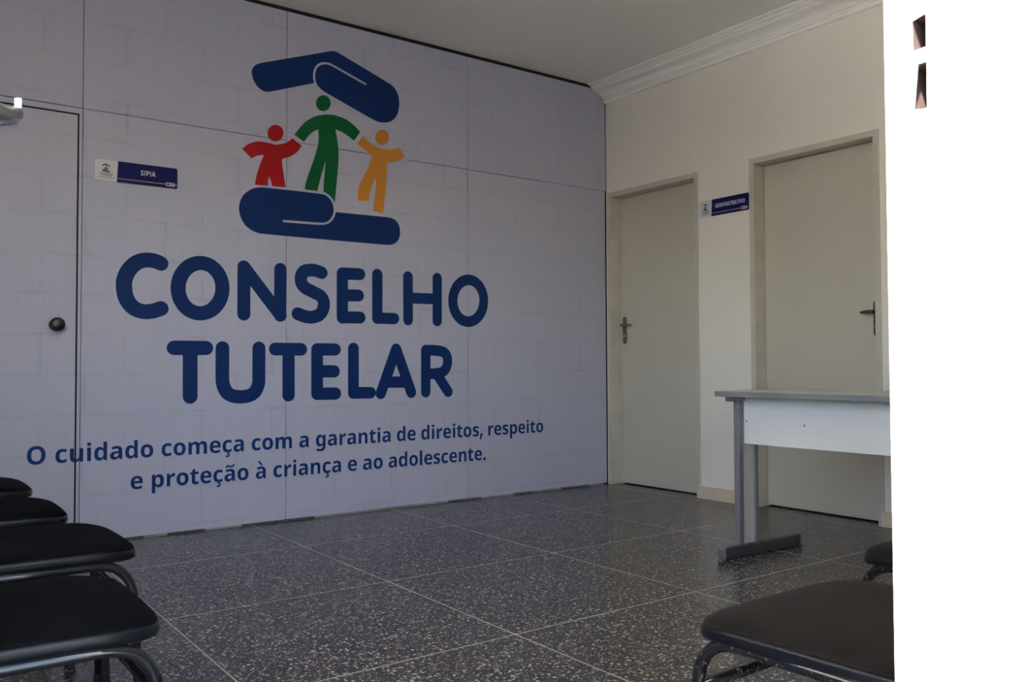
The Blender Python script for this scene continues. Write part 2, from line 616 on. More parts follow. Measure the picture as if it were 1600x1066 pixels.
# plaster crown moulding on the right wall
prof = [(0.000, 2.782), (0.018, 2.782), (0.022, 2.786), (0.022, 2.799), (0.015, 2.801), (0.015, 2.804), (0.030, 2.806), (0.034, 2.811),
        (0.028, 2.814), (0.028, 2.817), (0.040, 2.819)]
for k in range(9):
    a = math.radians(90 * k / 8)
    prof.append((0.040 + 0.078 * (1 - math.cos(a)), 2.819 + 0.034 * math.sin(a)))
prof += [(0.118, 2.858), (0.132, 2.859), (0.137, 2.865), (0.134, 2.869), (0.129, 2.870), (0.129, 2.873), (0.147, 2.874), (0.151, 2.880), (0.148, 2.884),
         (0.144, 2.885), (0.144, 2.887), (0.172, 2.889), (0.178, 2.893), (0.178, H), (0.0, H)]
bm = bmesh.new()
ra = [bm.verts.new((-p, -0.0005, z)) for p, z in prof]
rb = [bm.verts.new((-p, YF, z)) for p, z in prof]
for k in range(len(prof) - 1):
    bm.faces.new((ra[k], ra[k + 1], rb[k + 1], rb[k]))
bm.faces.new(ra)
bm.faces.new(rb)
bmesh.ops.recalc_face_normals(bm, faces=bm.faces[:])
tag(link("trim_1", bm, "crown"), "white stepped plaster crown moulding along the ceiling", None, None, "structure")

# skirting pieces on the right wall
for y0, y1, lab in ((D3[1] - 0.012, D2[0] + 0.012, "beige tile skirting between the two grey-beige doors"),
                    (YF, D3[0] + 0.012, "beige tile skirting behind the desk, beyond the second door")):
    nm = "baseboard_right" if y1 > -1.5 else "baseboard_front_end"
    tag(box(nm, (-0.018, y0, 0.0), (0.0, y1, 0.082), "base", bevel=0.003), lab, None, None, "structure")


def wall_door(name, span, label, latch_left):
    """a flush leaf set back in a rebated frame in the right wall"""
    y0, y1 = span
    root = tag(empty(name, (0.0, (y0 + y1) / 2, 0)), label, None, None, "structure")
    fw, depth = 0.034, 0.098
    bm = bmesh.new()
    for a, b, z0, z1 in ((y0, y0 + fw, 0, DTOP), (y1 - fw, y1, 0, DTOP), (y0 + fw, y1 - fw, DTOP - fw, DTOP)):
        add_box(bm, (-0.006, a, z0), (depth, b, z1))
    for a, b, z0, z1 in ((y0, y0 + fw, 0, DTOP), (y1 - fw, y1, 0, DTOP), (y0 + fw, y1 - fw, DTOP - fw, DTOP)):
        add_box(bm, (depth, a, z0), (WT, b, z1))
    child_of_world(link("frame", bm, "frame"), root)
    child_of_world(box("leaf", (depth - 0.006, y0 + fw + 0.004, 0.009), (depth + 0.030, y1 - fw - 0.004, DTOP - fw - 0.004), "door", bevel=0.001), root)
    child_of_world(box("gap_shade", (depth + 0.031, y0, 0.0), (depth + 0.036, y1, DTOP), "black"), root)  # black sheet painting in the shade seen past the leaf's edges
    hy = (y1 - fw - 0.042) if latch_left else (y0 + fw + 0.046)
    xf = depth - 0.006
    hz = 1.150 if latch_left else 1.145
    met = "handle" if latch_left else "darkmetal"
    plate = bmesh.new()
    n = 8
    lp = [(hy + 0.019 * math.cos(math.pi * k / n), hz + 0.045 + 0.019 * math.sin(math.pi * k / n)) for k in range(n + 1)]
    lp += [(hy + 0.019 * math.cos(math.pi + math.pi * k / n), hz - 0.115 + 0.019 * math.sin(math.pi + math.pi * k / n)) for k in range(n + 1)]
    add_plate(plate, [lp], lambda u, v, d: (xf - d, u, v), 0.005)
    h = child_of_world(link("door_handle", plate, met), root)
    tag(h, "chrome lever handle on a tall plate" if latch_left else "dark lever handle on a tall plate")
    s = -1.0 if latch_left else 1.0
    lv = add_tube(bmesh.new(), fillet([(xf - 0.004, hy, hz), (xf - 0.048, hy, hz), (xf - 0.052, hy + s * (0.115 if latch_left else 0.068), hz)], 0.016),
                  [0.010] * 2 + [0.010] * 5 + [0.0115, 0.006], 10)
    o = link("lever", lv, met, None, True)
    o.parent = h
    rose = add_lathe(bmesh.new(), [(0.011, 0), (0.011, 0.003), (0.0085, 0.004)], (xf - 0.005, hy, hz - 0.075), (-1, 0, 0), 14)
    rose2 = link("keyhole_cylinder", rose, "chrome", None)
    rose2.parent = h
    if latch_left:
        # scuffed ring of old paint round the plate
        ring = [(hy + 0.027 * math.cos(2 * math.pi * k / 20), hz - 0.035 + 0.105 * math.sin(2 * math.pi * k / 20)) for k in range(20)]
        child_of_world(link("paint_scuff", add_plate(bmesh.new(), [ring], lambda u, v, d: (xf - d, u, v), 0.0006), "frame"), root)
    return root


wall_door("door_2", D2, "grey-beige flush door in the corner, chrome handle on its left edge", True)
wall_door("door_3", D3, "grey-beige flush door behind the desk, dark handle on its right edge", False)

# ------------------------------------------------------------------ the entrance: frame, strike plate, open leaf
door_4 = tag(empty("door_4", ((EX0 + EX1) / 2, YF - 0.07, 0)), "open white entrance door and its sunlit rebated frame", None, None, "structure")
JX, RB = -3.730, -4.3365        # rebate face, rebate line
bm = bmesh.new()
HY0, HY1 = -4.3250, -4.3130
h1, h2 = (1.0745, 1.0990), (1.0330, 1.0660)
# rebate strip of the right jamb, pieced round the two mortises
for y0, y1, z0, z1 in ((RB, HY0, 0, EZ), (HY1, YF, 0, EZ), (HY0, HY1, 0, h2[0]), (HY0, HY1, h2[1], h1[0]), (HY0, HY1, h1[1], EZ)):
    add_box(bm, (JX, y0, z0), (EX1, y1, z1))
add_box(bm, (EX0, RB, 0), (EX0 + 0.03, YF, EZ))
add_box(bm, (EX0 + 0.03, RB, EZ - 0.03), (JX, YF, EZ))
child_of_world(link("rebate", bm, "whiteframe"), door_4)
bm = bmesh.new()
add_box(bm, (JX - 0.012, YO - 0.002, 0), (EX1, RB, EZ))
add_box(bm, (EX0, YO - 0.002, 0), (EX0 + 0.042, RB, EZ))
add_box(bm, (EX0 + 0.042, YO - 0.002, EZ - 0.042), (JX - 0.012, RB, EZ))
child_of_world(link("door_stop", bm, "whiteframe", bevel=0.005, seg=3), door_4)
for lo, hi in (h1, h2):
    bm = bmesh.new()
    e = 0.0012
    add_box(bm, (JX + 0.018, HY0, lo), (JX + 0.020, HY1, hi))
    for ya, yb, za, zb in ((HY0, HY0 + e, lo, hi), (HY1 - e, HY1, lo, hi), (HY0 + e, HY1 - e, lo, lo + e), (HY0 + e, HY1 - e, hi - e, hi)):
        add_box(bm, (JX + 0.0002, ya, za), (JX + 0.018, yb, zb))
    child_of_world(link("mortise", bm, "rawwood"), door_4)
bm = bmesh.new()
loops = [[(-4.3285, 1.016), (-4.3100, 1.016), (-4.3100, 1.112), (-4.3285, 1.112)],
         [(HY0 + 0.0006, h1[0] + 0.0006), (HY1 - 0.0012, h1[0] - 0.001), (HY1 - 0.0006, h1[1] - 0.003), (HY0 + 0.0004, h1[1])],
         [(HY0 + 0.0008, h2[0]), (HY1 - 0.0014, h2[0] + 0.0015), (HY1 - 0.0035, h2[1] - 0.010), (HY1 - 0.0045, h2[1]), (HY0 + 0.0003, h2[1])]]
add_plate(bm, loops, lambda u, v, d: (JX - d, u, v), 0.0007)
tag(child_of_world(link("strike_plate", bm, "whiteframe"), door_4), "white painted strike plate with two dark mortises")


def jamb_pt(px, py, x):
    v = _d + RIGHT * ((px - 800) / FPX) - UP * ((py - 533) / FPX)
    p = CAM + v * ((x - CAM.x) / v.x)
    return (p.y, p.z)


for poly, xx in (([(1429, 470), (1430, 538), (1424, 528), (1420, 522), (1420, 484)], JX),
                 ([(1470, 336), (1471, 362), (1468, 345)], JX - 0.001), ([(1469, 368), (1472, 390), (1468, 386)], JX - 0.001),
                 ([(1471, 418), (1472, 462), (1470, 440)], JX - 0.001),
                 ([(1583, 212), (1586, 218), (1585, 226), (1580, 224)], JX - 0.012)):
    pts = [jamb_pt(px, py, xx) for px, py in poly]
    child_of_world(link("paint_chip", add_plate(bmesh.new(), [pts], lambda u, v, d, xx=xx: (xx - d, u, v), 0.0004), "chip"), door_4)

AO = math.radians(64.2)
HINGE = Vector((-4.566, YF - 0.002, 0))
LD = Vector((math.cos(AO), math.sin(AO), 0))
LN = Vector((math.sin(AO), -math.cos(AO), 0))      # the leaf's outer face


def leaf_pt(a, n, z):
    return HINGE + LD * a + LN * n + Vector((0, 0, z))


bm = bmesh.new()
v = [bm.verts.new(leaf_pt(a, n, z)) for z in (0.012, 2.10) for a, n in ((0.004, -0.035), (0.822, -0.035), (0.822, 0), (0.004, 0))]
for f in ((3, 2, 1, 0), (4, 5, 6, 7), (0, 1, 5, 4), (1, 2, 6, 5), (2, 3, 7, 6), (3, 0, 4, 7)):
    bm.faces.new([v[i] for i in f])
bmesh.ops.recalc_face_normals(bm, faces=bm.faces[:])
child_of_world(link("leaf", bm, "whiteframe", bevel=0.001), door_4)
HZ = 1.113
bm = bmesh.new()
add_lathe(bm, [(0.026, 0), (0.026, 0.007), (0.020, 0.010)], leaf_pt(0.765, 0, HZ), LN, 24)
handle = tag(child_of_world(link("door_handle", bm, "chrome", smooth=False), door_4), "chrome lever handle at the photograph's left edge")
pts = [leaf_pt(0.765, 0.008, HZ), leaf_pt(0.765, 0.038, HZ), leaf_pt(0.764, 0.052, HZ + 0.002), leaf_pt(0.752, 0.058, HZ + 0.001),
       leaf_pt(0.730, 0.056, HZ - 0.006), leaf_pt(0.70, 0.054, HZ - 0.008), leaf_pt(0.66, 0.052, HZ - 0.006), leaf_pt(0.635, 0.048, HZ - 0.002)]
bm = add_tube(bmesh.new(), pts, [0.008, 0.008, 0.0078, 0.0076, 0.0085, 0.009, 0.008, 0.004], 14)
lev = link("lever", bm, "chrome", None, True)
lev.parent = handle
v = _d + RIGHT * ((31.5 - 800) / FPX) - UP * ((161 - 533) / FPX)
q = CAM + v * 0.866  # white block painted in for the bright reflection on the lever's elbow
bm = bmesh.new()
vv = [bm.verts.new(q + RIGHT * a + LN * n + Vector((0, 0, z))) for z in (-0.0052, 0.0052) for a, n in ((-0.0016, -0.004), (0.0016, -0.004), (0.0016, 0.0), (-0.0016, 0.0))]
for f in ((3, 2, 1, 0), (4, 5, 6, 7), (0, 1, 5, 4), (1, 2, 6, 5), (2, 3, 7, 6), (3, 0, 4, 7)):
    bm.faces.new([vv[i] for i in f])
bmesh.ops.recalc_face_normals(bm, faces=bm.faces[:])
link("lever_glint", bm, "whiteframe", handle, bevel=0.001)

# outside: the street in front, a paved yard to the left
tag(box("ground", (-16, -18, -0.16), (12, YO, -0.06), "asphalt"), "grey street surface outside the entrance", None, None, "structure")
tag(box("ground_yard", (-16, YO, -0.16), (XL - 0.15, 8, -0.06), "ground"), "sunlit concrete yard beside the building", None, None, "structure")

# ------------------------------------------------------------------ the printed mural
def wp(px, py):
    """a point of the printed wall (x, z), read off the photograph"""
    v = _d + RIGHT * ((px - 800) / FPX) - UP * ((py - 533) / FPX)
    p = CAM + v * (-CAM.y / v.y)
    return (p.x, p.z)


def on_wall(u, v, d, lift=0.0):
    return (u, -d - lift, v)


GLYPHS = {"O":[535,[[[267,-7],[218,-3],[176,7],[139,24],[95,61],[63,111],[50,150],[42,193],[39,241],[42,289],[50,332],[63,371],[95,420],[139,456],[176,473],[219,484],[268,487],[317,484],[360,473],[396,456],[440,420],[471,370],[485,331],[493,288],[496,240],[493,193],[485,150],[471,110],[440,61],[396,24],[360,7],[317,-3]],[[267,79],[323,89],[361,122],[376,154],[386,194],[389,240],[386,287],[376,327],[361,359],[323,392],[268,402],[212,392],[175,359],[159,327],[149,287],[146,240],[149,194],[159,154],[175,122],[212,89]]]],"c":[345,[[[201,-7],[151,-2],[109,13],[75,39],[50,75],[35,122],[30,181],[36,242],[53,291],[80,328],[117,353],[160,368],[210,373],[276,366],[324,349],[295,271],[251,287],[210,293],[167,281],[141,244],[132,182],[137,134],[153,101],[177,81],[210,75],[266,83],[313,106],[313,21],[265,0]]]],"u":[441,[[[181,-7],[127,1],[86,25],[59,67],[50,128],[50,367],[150,367],[150,152],[154,118],[165,93],[183,78],[210,73],[248,81],[272,104],[285,142],[289,194],[289,367],[389,367],[389,0],[312,0],[299,47],[293,47],[273,23],[245,6],[214,-4]]]],"i":[205,[[[103,412],[82,415],[64,423],[52,438],[48,461],[52,485],[64,500],[103,510],[141,500],[153,485],[157,461],[153,438],[141,423]],[[52,0],[52,367],[152,367],[152,0]]]],"d":[425,[[[169,-7],[113,5],[69,41],[47,78],[35,125],[30,183],[35,240],[48,288],[69,325],[114,361],[171,373],[207,370],[236,358],[259,341],[277,320],[280,320],[275,351],[273,393],[273,510],[373,510],[373,0],[296,0],[277,48],[273,48],[255,27],[233,9],[204,-3]],[[203,73],[239,79],[262,98],[275,128],[279,171],[279,182],[275,229],[263,264],[240,285],[202,292],[173,285],[150,264],[136,229],[132,181],[136,134],[150,100],[173,80]]]],"a":[406,[[[142,-7],[97,0],[60,22],[36,58],[28,109],[38,160],[69,196],[101,212],[142,222],[192,226],[256,228],[256,244],[252,269],[241,287],[223,297],[199,300],[146,292],[95,273],[62,341],[128,365],[203,374],[268,366],[316,342],[345,302],[355,244],[355,0],[285,0],[266,50],[263,50],[239,24],[214,7],[183,-3]],[[179,66],[209,71],[234,86],[250,109],[256,140],[256,170],[217,169],[176,164],[150,151],[136,132],[131,109],[134,89],[144,76]]]],"o":[416,[[[207,-7],[159,-1],[116,15],[80,43],[53,80],[36,128],[30,184],[36,240],[51,287],[78,324],[114,352],[157,368],[209,373],[258,368],[300,351],[336,324],[363,287],[380,240],[385,184],[380,128],[364,81],[337,43],[302,15],[258,-1]],[[208,74],[242,81],[266,102],[279,136],[283,184],[279,232],[266,266],[242,286],[208,293],[173,286],[150,266],[137,232],[132,184],[137,136],[150,102],[174,81]]]],"m":[660,[[[52,0],[52,367],[129,367],[142,320],[148,320],[168,344],[194,361],[224,370],[255,373],[292,370],[323,360],[348,344],[366,320],[375,320],[395,344],[421,361],[452,370],[483,373],[538,365],[577,342],[601,300],[609,239],[609,0],[509,0],[509,214],[495,274],[454,293],[420,286],[398,265],[385,231],[381,184],[381,0],[281,0],[281,214],[267,274],[226,293],[190,286],[168,262],[156,224],[152,173],[152,0]]]],"e":[397,[[[218,-7],[166,-2],[121,14],[83,40],[54,76],[36,123],[30,181],[36,240],[52,288],[78,325],[113,352],[155,368],[203,373],[251,369],[291,354],[324,330],[348,297],[363,256],[368,207],[368,158],[132,158],[139,121],[157,92],[185,74],[223,68],[287,75],[347,97],[347,19],[290,0]],[[134,225],[274,225],[269,256],[257,280],[235,297],[204,302],[178,298],[156,283],[141,259]]]],"r":[305,[[[52,0],[52,367],[128,367],[143,305],[148,305],[167,331],[192,353],[222,368],[257,373],[275,373],[291,371],[283,277],[270,279],[254,280],[205,271],[184,259],[167,242],[156,218],[152,187],[152,0]]]],"g":[425,[[[189,-161],[117,-156],[52,-140],[52,-60],[98,-75],[146,-85],[195,-88],[253,-67],[273,-5],[273,3],[274,26],[275,48],[273,48],[252,23],[228,6],[200,-4],[169,-7],[111,6],[67,43],[46,81],[34,127],[30,183],[34,238],[47,285],[68,323],[112,361],[171,373],[232,360],[277,320],[280,320],[288,367],[373,367],[373,-1],[368,-49],[352,-89],[326,-120],[291,-143],[245,-157]],[[204,72],[237,77],[261,94],[275,124],[279,170],[279,182],[275,233],[261,267],[238,286],[203,292],[164,280],[140,243],[132,181],[140,121],[164,84]]]],"n":[441,[[[52,0],[52,367],[129,367],[142,320],[148,320],[168,344],[196,361],[227,370],[261,373],[314,365],[355,342],[382,300],[391,239],[391,0],[291,0],[291,214],[287,249],[277,274],[258,289],[232,293],[193,286],[169,262],[157,224],[152,173],[152,0]]]],"t":[291,[[[178,-7],[119,4],[96,19],[78,41],[67,73],[63,115],[63,291],[15,291],[15,334],[71,367],[99,445],[163,445],[163,367],[266,367],[266,291],[163,291],[163,115],[166,97],[175,84],[189,76],[207,73],[239,77],[270,85],[270,10],[230,-2]]]],"s":[334,[[[152,-7],[86,-2],[31,15],[31,97],[95,75],[155,66],[180,69],[197,75],[206,85],[210,98],[204,115],[183,132],[130,156],[74,185],[55,201],[41,220],[33,243],[30,271],[40,316],[70,348],[116,367],[175,373],[240,367],[304,345],[274,273],[223,292],[174,300],[141,293],[130,275],[135,260],[157,244],[206,223],[261,196],[281,181],[296,162],[305,139],[308,109],[298,60],[269,23],[238,7],[199,-3]]]],"p":[425,[[[52,-161],[52,367],[134,367],[148,319],[152,319],[192,357],[221,369],[257,373],[312,361],[357,325],[378,288],[391,241],[395,184],[390,127],[377,79],[355,42],[310,5],[254,-7],[218,-3],[191,8],[152,40],[147,40],[152,-13],[152,-161]],[[226,75],[255,82],[276,103],[289,138],[293,185],[285,245],[262,281],[224,293],[191,287],[170,269],[157,239],[152,195],[152,185],[156,138],[168,103],[190,82]]]],"l":[205,[[[52,0],[52,510],[152,510],[152,0]]]],",":[180,[[[28,-87],[47,-3],[61,78],[124,78],[129,71],[104,-8],[71,-87]]]],".":[180,[[[89,-9],[60,1],[51,15],[48,36],[51,57],[60,71],[89,81],[119,71],[129,57],[132,36],[129,15],[119,1]]]],"S":[370,[[[167,-7],[118,-4],[73,6],[31,22],[31,117],[102,90],[138,80],[175,77],[207,81],[228,92],[240,108],[244,128],[237,153],[217,172],[150,207],[114,225],[77,253],[48,293],[39,319],[36,350],[47,407],[80,450],[113,470],[152,482],[199,486],[270,478],[341,453],[308,373],[249,394],[195,402],[170,398],[151,388],[140,373],[136,353],[141,330],[158,313],[226,277],[289,241],[312,220],[329,196],[340,168],[343,133],[332,76],[297,31],[262,10],[219,-2]]]],"I":[261,[[[21,0],[21,58],[80,85],[80,395],[21,422],[21,480],[240,480],[240,422],[181,395],[181,85],[240,58],[240,0]]]],"P":[422,[[[60,0],[60,480],[214,480],[270,475],[315,462],[349,440],[381,392],[392,330],[387,289],[374,252],[351,219],[316,193],[268,176],[206,171],[162,171],[162,0]],[[162,254],[195,254],[234,258],[264,271],[282,293],[289,326],[269,379],[208,396],[162,396]]]],"A":[463,[[[0,0],[169,482],[293,482],[463,0],[354,0],[319,114],[144,114],[109,0]],[[170,199],[295,199],[259,311],[251,340],[240,375],[232,407],[223,374],[212,336],[204,311]]]],"D":[497,[[[60,0],[60,480],[211,480],[259,477],[302,468],[342,453],[391,419],[427,374],[444,336],[455,293],[458,244],[450,170],[427,109],[389,61],[337,27],[273,7],[196,0]],[[162,84],[206,84],[287,101],[336,154],[353,242],[349,290],[337,329],[318,359],[275,387],[216,396],[162,396]]]],"M":[633,[[[60,0],[60,480],[199,480],[312,113],[314,113],[435,480],[573,480],[573,0],[478,0],[478,227],[479,279],[481,335],[483,375],[480,375],[357,0],[263,0],[148,376],[145,376],[148,336],[150,278],[151,223],[151,0]]]],"N":[546,[[[60,0],[60,480],[189,480],[397,120],[399,120],[396,187],[394,253],[394,480],[486,480],[486,0],[357,0],[148,363],[145,363],[149,294],[151,226],[151,0]]]],"T":[389,[[[144,0],[144,395],[13,395],[13,480],[375,480],[375,395],[245,395],[245,0]]]],"R":[443,[[[60,0],[60,480],[200,480],[260,476],[308,464],[345,444],[380,399],[392,336],[388,305],[379,278],[346,237],[302,209],[443,0],[330,0],[216,184],[162,184],[162,0]],[[162,267],[195,267],[238,271],[267,283],[283,304],[289,333],[283,362],[266,382],[236,393],[193,396],[162,396]]]],"V":[437,[[[163,0],[0,480],[103,480],[193,194],[200,167],[211,125],[218,89],[225,125],[236,167],[243,194],[334,480],[437,480],[273,0]]]],"E":[376,[[[60,0],[60,480],[336,480],[336,396],[162,396],[162,291],[324,291],[324,208],[162,208],[162,84],[336,84],[336,0]]]],"L":[379,[[[60,0],[60,480],[162,480],[162,84],[357,84],[357,0]]]],"H":[514,[[[60,0],[60,480],[162,480],[162,291],[352,291],[352,480],[453,480],[453,0],[352,0],[352,207],[162,207],[162,0]]]],"C":[428,[[[255,-7],[208,-3],[168,7],[133,24],[91,61],[62,110],[49,149],[41,192],[39,239],[42,286],[51,328],[65,367],[97,417],[141,455],[177,472],[218,483],[264,486],[335,477],[404,453],[371,370],[317,392],[264,402],[212,391],[175,358],[157,325],[147,285],[144,238],[147,191],[156,152],[172,120],[209,88],[264,78],[323,85],[386,103],[386,18],[324,-1]]]],"U":[508,[[[252,-7],[193,-1],[145,15],[107,42],[79,78],[63,121],[57,171],[57,480],[158,480],[158,186],[165,136],[183,103],[213,85],[255,79],[297,85],[327,105],[344,138],[349,187],[349,480],[451,480],[451,169],[445,122],[429,80],[401,44],[363,16],[313,-1]]]]," ":[175,[]]}


GLYPHS["I"] = [240, [[(66, 0), (166, 0), (166, 483), (66, 483)]]]     # plain capital I


def print_obj(name, loops_list, mat, parent, depth=0.0008, lift=0.0, to3=None):
    bm = bmesh.new()
    f = to3 or (lambda u, v, d: on_wall(u, v, d, lift))
    for i, loops in enumerate(loops_list):
        add_plate(bm, loops, f, depth + 0.00012 * i)
    bmesh.ops.recalc_face_normals(bm, faces=bm.faces[:])
    return link(name, bm, mat, parent)


# emblem: two hands sheltering three figures (points read in a 360-pixel crop at 340, 40)
def ep(pts):
    return [wp(340 + a * 0.33771, 40 + b * 0.33771) for a, b in pts]


def ell(cx, cy, rx, ry, n=32):
    return [(cx + rx * math.cos(2 * math.pi * k / n), cy + ry * math.sin(2 * math.pi * k / n)) for k in range(n)]


emblem = tag(empty("mural_emblem"), "blue hands sheltering green, red and amber figures above the lettering", "emblem")
top_hand = [(205, 172), (360, 146), (520, 119), (535, 117), (552, 122), (572, 134), (795, 268), (815, 284), (830, 308), (839, 335), (841, 372),
            (833, 410), (818, 433), (797, 446), (770, 450), (742, 446), (720, 436), (500, 310), (478, 294), (462, 276), (455, 262), (443, 267), (245, 306), (228, 307),
            (208, 302), (183, 282), (165, 252), (157, 220), (160, 200), (170, 186), (186, 176)]
low_hand = [(185, 749), (205, 748), (480, 778), (505, 787), (524, 803), (536, 826), (541, 848), (546, 863), (790, 887), (812, 893), (830, 907), (842, 930), (845, 965),
            (838, 990), (826, 1005), (808, 1014), (785, 1016), (215, 965), (185, 960), (155, 947), (128, 925), (110, 897), (100, 865), (98, 840), (105, 808), (118, 785), (140, 765), (163, 753)]
hand_a = print_obj("hand", [[ep(smooth_closed(top_hand, 2, 42))]], "navy", emblem)
hand_b = print_obj("hand", [[ep(smooth_closed(low_hand, 2, 42))]], "navy", emblem)
ln1 = smooth_open([(684, 271), (610, 229), (535, 186), (508, 174), (480, 175), (460, 187), (448, 208), (445, 236), (449, 262), (458, 282)])
ln2 = smooth_open([(306, 905), (400, 912), (485, 919), (512, 912), (531, 894), (542, 866), (540, 836), (530, 808), (514, 790), (494, 776)])
for path, hand in ((ln1, hand_a), (ln2, hand_b)):
    pts = [wp(340 + a * 0.33771, 40 + b * 0.33771) for a, b in path]
    print_obj("finger_line", [stroke_loop(pts, 0.0125)], "mural", hand, 0.0004, 0.0008)
green = [(355, 505), (380, 472), (410, 441), (450, 419), (495, 411), (540, 413), (590, 430), (630, 460), (660, 493), (631, 533), (600, 508), (570, 490), (545, 480),
         (552, 520), (560, 575), (559, 640), (551, 720), (544, 800), (541, 822), (535, 806), (519, 786), (489, 769), (493, 700), (500, 623), (480, 690), (462, 766), (405, 759), (403, 742),
         (420, 690), (445, 620), (464, 555), (468, 520), (465, 480), (440, 492), (420, 510), (400, 538)]
red = [(113, 570), (140, 548), (180, 535), (225, 540), (270, 553), (310, 545), (332, 535), (346, 521), (389, 557), (370, 585), (340, 606), (299, 617), (297, 630), (303, 675),
       (315, 749), (253, 743), (246, 715), (238, 698), (233, 720), (232, 741), (173, 737), (178, 700), (195, 645), (214, 599), (185, 600), (157, 615)]
amber = [(672, 511), (700, 540), (740, 565), (785, 576), (815, 573), (840, 566), (865, 607), (845, 622), (815, 632), (783, 632), (782, 650), (783, 700), (775, 790), (766, 869), (717, 858),
         (722, 830), (732, 760), (732, 704), (715, 740), (702, 780), (698, 811), (649, 811), (648, 780), (655, 735), (680, 690), (700, 650), (716, 604), (680, 575), (645, 546)]
for body, head, mat in ((green, (489, 359, 34, 37), "green"), (red, (268, 497.5, 36.5, 38.5), "red"), (amber, (761, 518, 31.5, 35.5), "amber")):
    print_obj("figure", [[ep(smooth_closed(body, 2, 42))], [ep(ell(*head))]], mat, emblem)

# big rounded capitals, drawn as round-ended strokes (two crops of the photograph, A and B)
A_ = lambda a, b: (160 + a * 0.26273, 370 + b * 0.26273)
B_ = lambda a, b: (460 + a * 0.26275, 370 + b * 0.26275)
W = 0.0715
title = tag(empty("mural_lettering"), "large rounded navy capitals reading CONSELHO TUTELAR", "lettering")


def arc(pts):
    return smooth_open(pts, 3)


LET = [
    (A_, [arc([(347, 159), (315, 144), (265, 136), (208, 148), (158, 192), (130, 250), (127, 300), (138, 368), (180, 425), (240, 448), (300, 444), (348, 427)])], 1.07),
    (A_, [[(582 + 132 * math.cos(k * math.pi / 18), 306 + 150 * math.sin(k * math.pi / 18)) for k in range(37)]], 1.06),
    (A_, [[(842, 180), (841, 460)], [(1059, 194), (1057, 468)], [(842, 180), (1059, 468)]], 1.0),
    (B_, [arc([(162, 214), (130, 201), (95, 197), (52, 205), (34, 250), (50, 298), (110, 328), (165, 355), (180, 405), (160, 460), (115, 480), (70, 478), (20, 458)])], 1.03),
    (B_, [[(285, 219), (285, 481)], [(285, 219), (389, 223)], [(285, 348), (381, 350)], [(285, 479), (390, 481)]], 1.0),
    (B_, [[(493, 225), (493, 485)], [(493, 484), (593, 487)]], 0.97),
    (B_, [[(675, 238), (676, 495)], [(849, 247), (849, 501)], [(675, 364), (849, 371)]], 0.95),
    (B_, [[(1034 + 92 * math.cos(k * math.pi / 18), 381 + 124.5 * math.sin(k * math.pi / 18)) for k in range(37)]], 0.97),
    (A_, [[(427, 661), (616, 662)], [(522, 661), (522, 951)]], 1.06),
    (A_, [[(714, 662)] + arc([(713, 820), (714, 880), (745, 940), (820, 957), (900, 940), (931, 880), (930, 820)]) + [(931, 663)]], 1.02),
    (A_, [[(1027, 668), (1182, 670)], [(1107, 668), (1107, 943)]], 1.0),
    (B_, [[(135, 670), (135, 933)], [(135, 670), (242, 671)], [(135, 800), (236, 801)], [(135, 934), (244, 933)]], 1.0),
    (B_, [[(351, 665), (351, 930)], [(351, 929), (453, 928)]], 0.97),
    (B_, [[(605, 669), (514, 932)], [(605, 669), (695, 926)], [(545, 865), (670, 865)]], 0.97),
    (B_, [[(781, 675), (781, 924)], arc([(781, 675), (850, 676), (902, 690), (915, 745), (895, 800), (850, 815), (781, 815)]), [(845, 815), (914, 922)]], 0.95),
]
for conv, strokes, k in LET:
    loops = []
    for st in strokes:
        loops.append(stroke_loop([wp(*conv(a, b)) for a, b in st], W * k))
    print_obj("letter", loops, "navy", title)


# the slogan in bold sans letters
def accents(ch):
    return {"ç": ("c", "cedilla"), "ã": ("a", "tilde"), "à": ("a", "grave")}.get(ch, (ch, None))


def text_letters(text, width, x, z, xscale=None, scale=None, to3=None):
    """yield (letter, loops) laid out from x, z to the given width"""
    adv = sum(GLYPHS[accents(c)[0]][0] for c in text) / 1000.0
    sx = width / adv
    sy = scale or sx
    pen = 0.0
    for c in text:
        g, acc = accents(c)
        a, loops = GLYPHS[g]
        L = [[(x + (pen + u / 1000.0) * sx, z + v / 1000.0 * sy) for u, v in lp] for lp in loops]
        groups = []
        for lp in L:                      # pair outlines with their holes
            inside = None
            for gp in groups:
                xs_, zs_ = [p[0] for p in gp[0]], [p[1] for p in gp[0]]
                if min(xs_) < lp[0][0] < max(xs_) and min(zs_) < lp[0][1] < max(zs_):
                    inside = gp
            if inside:
                inside.append(lp)
            else:
                groups.append([lp])
        if c in ",." and groups:
            q = groups[0][0]
            mx, mz = sum(v[0] for v in q) / len(q), min(v[1] for v in q) + (0.030 * sy if c == "." else 0.10 * sy)
            k = 1.35
            groups = [[[(mx + (u - mx) * k, max(mz + (v - mz) * k, -9)) for u, v in q]]]
        mid = pen + a / 2000.0
        strokes = []
        if acc == "cedilla":
            strokes = [[(mid + 0.035, 0.0), (mid + 0.03, -0.045), (mid + 0.07, -0.075), (mid + 0.045, -0.12), (mid - 0.02, -0.118)]]
        elif acc == "tilde":
            strokes = [[(mid - 0.115, 0.425), (mid - 0.075, 0.47), (mid - 0.02, 0.455), (mid + 0.04, 0.43), (mid + 0.085, 0.445), (mid + 0.11, 0.485)]]
        elif acc == "grave":
            strokes = [[(mid - 0.07, 0.525), (mid + 0.02, 0.43)]]
        for st in strokes:
            groups.append(stroke_loop([(x + u * sx, z + v * sy) for u, v in st], 0.055 * sx, 5))
        pen += a / 1000.0
        yield c, groups


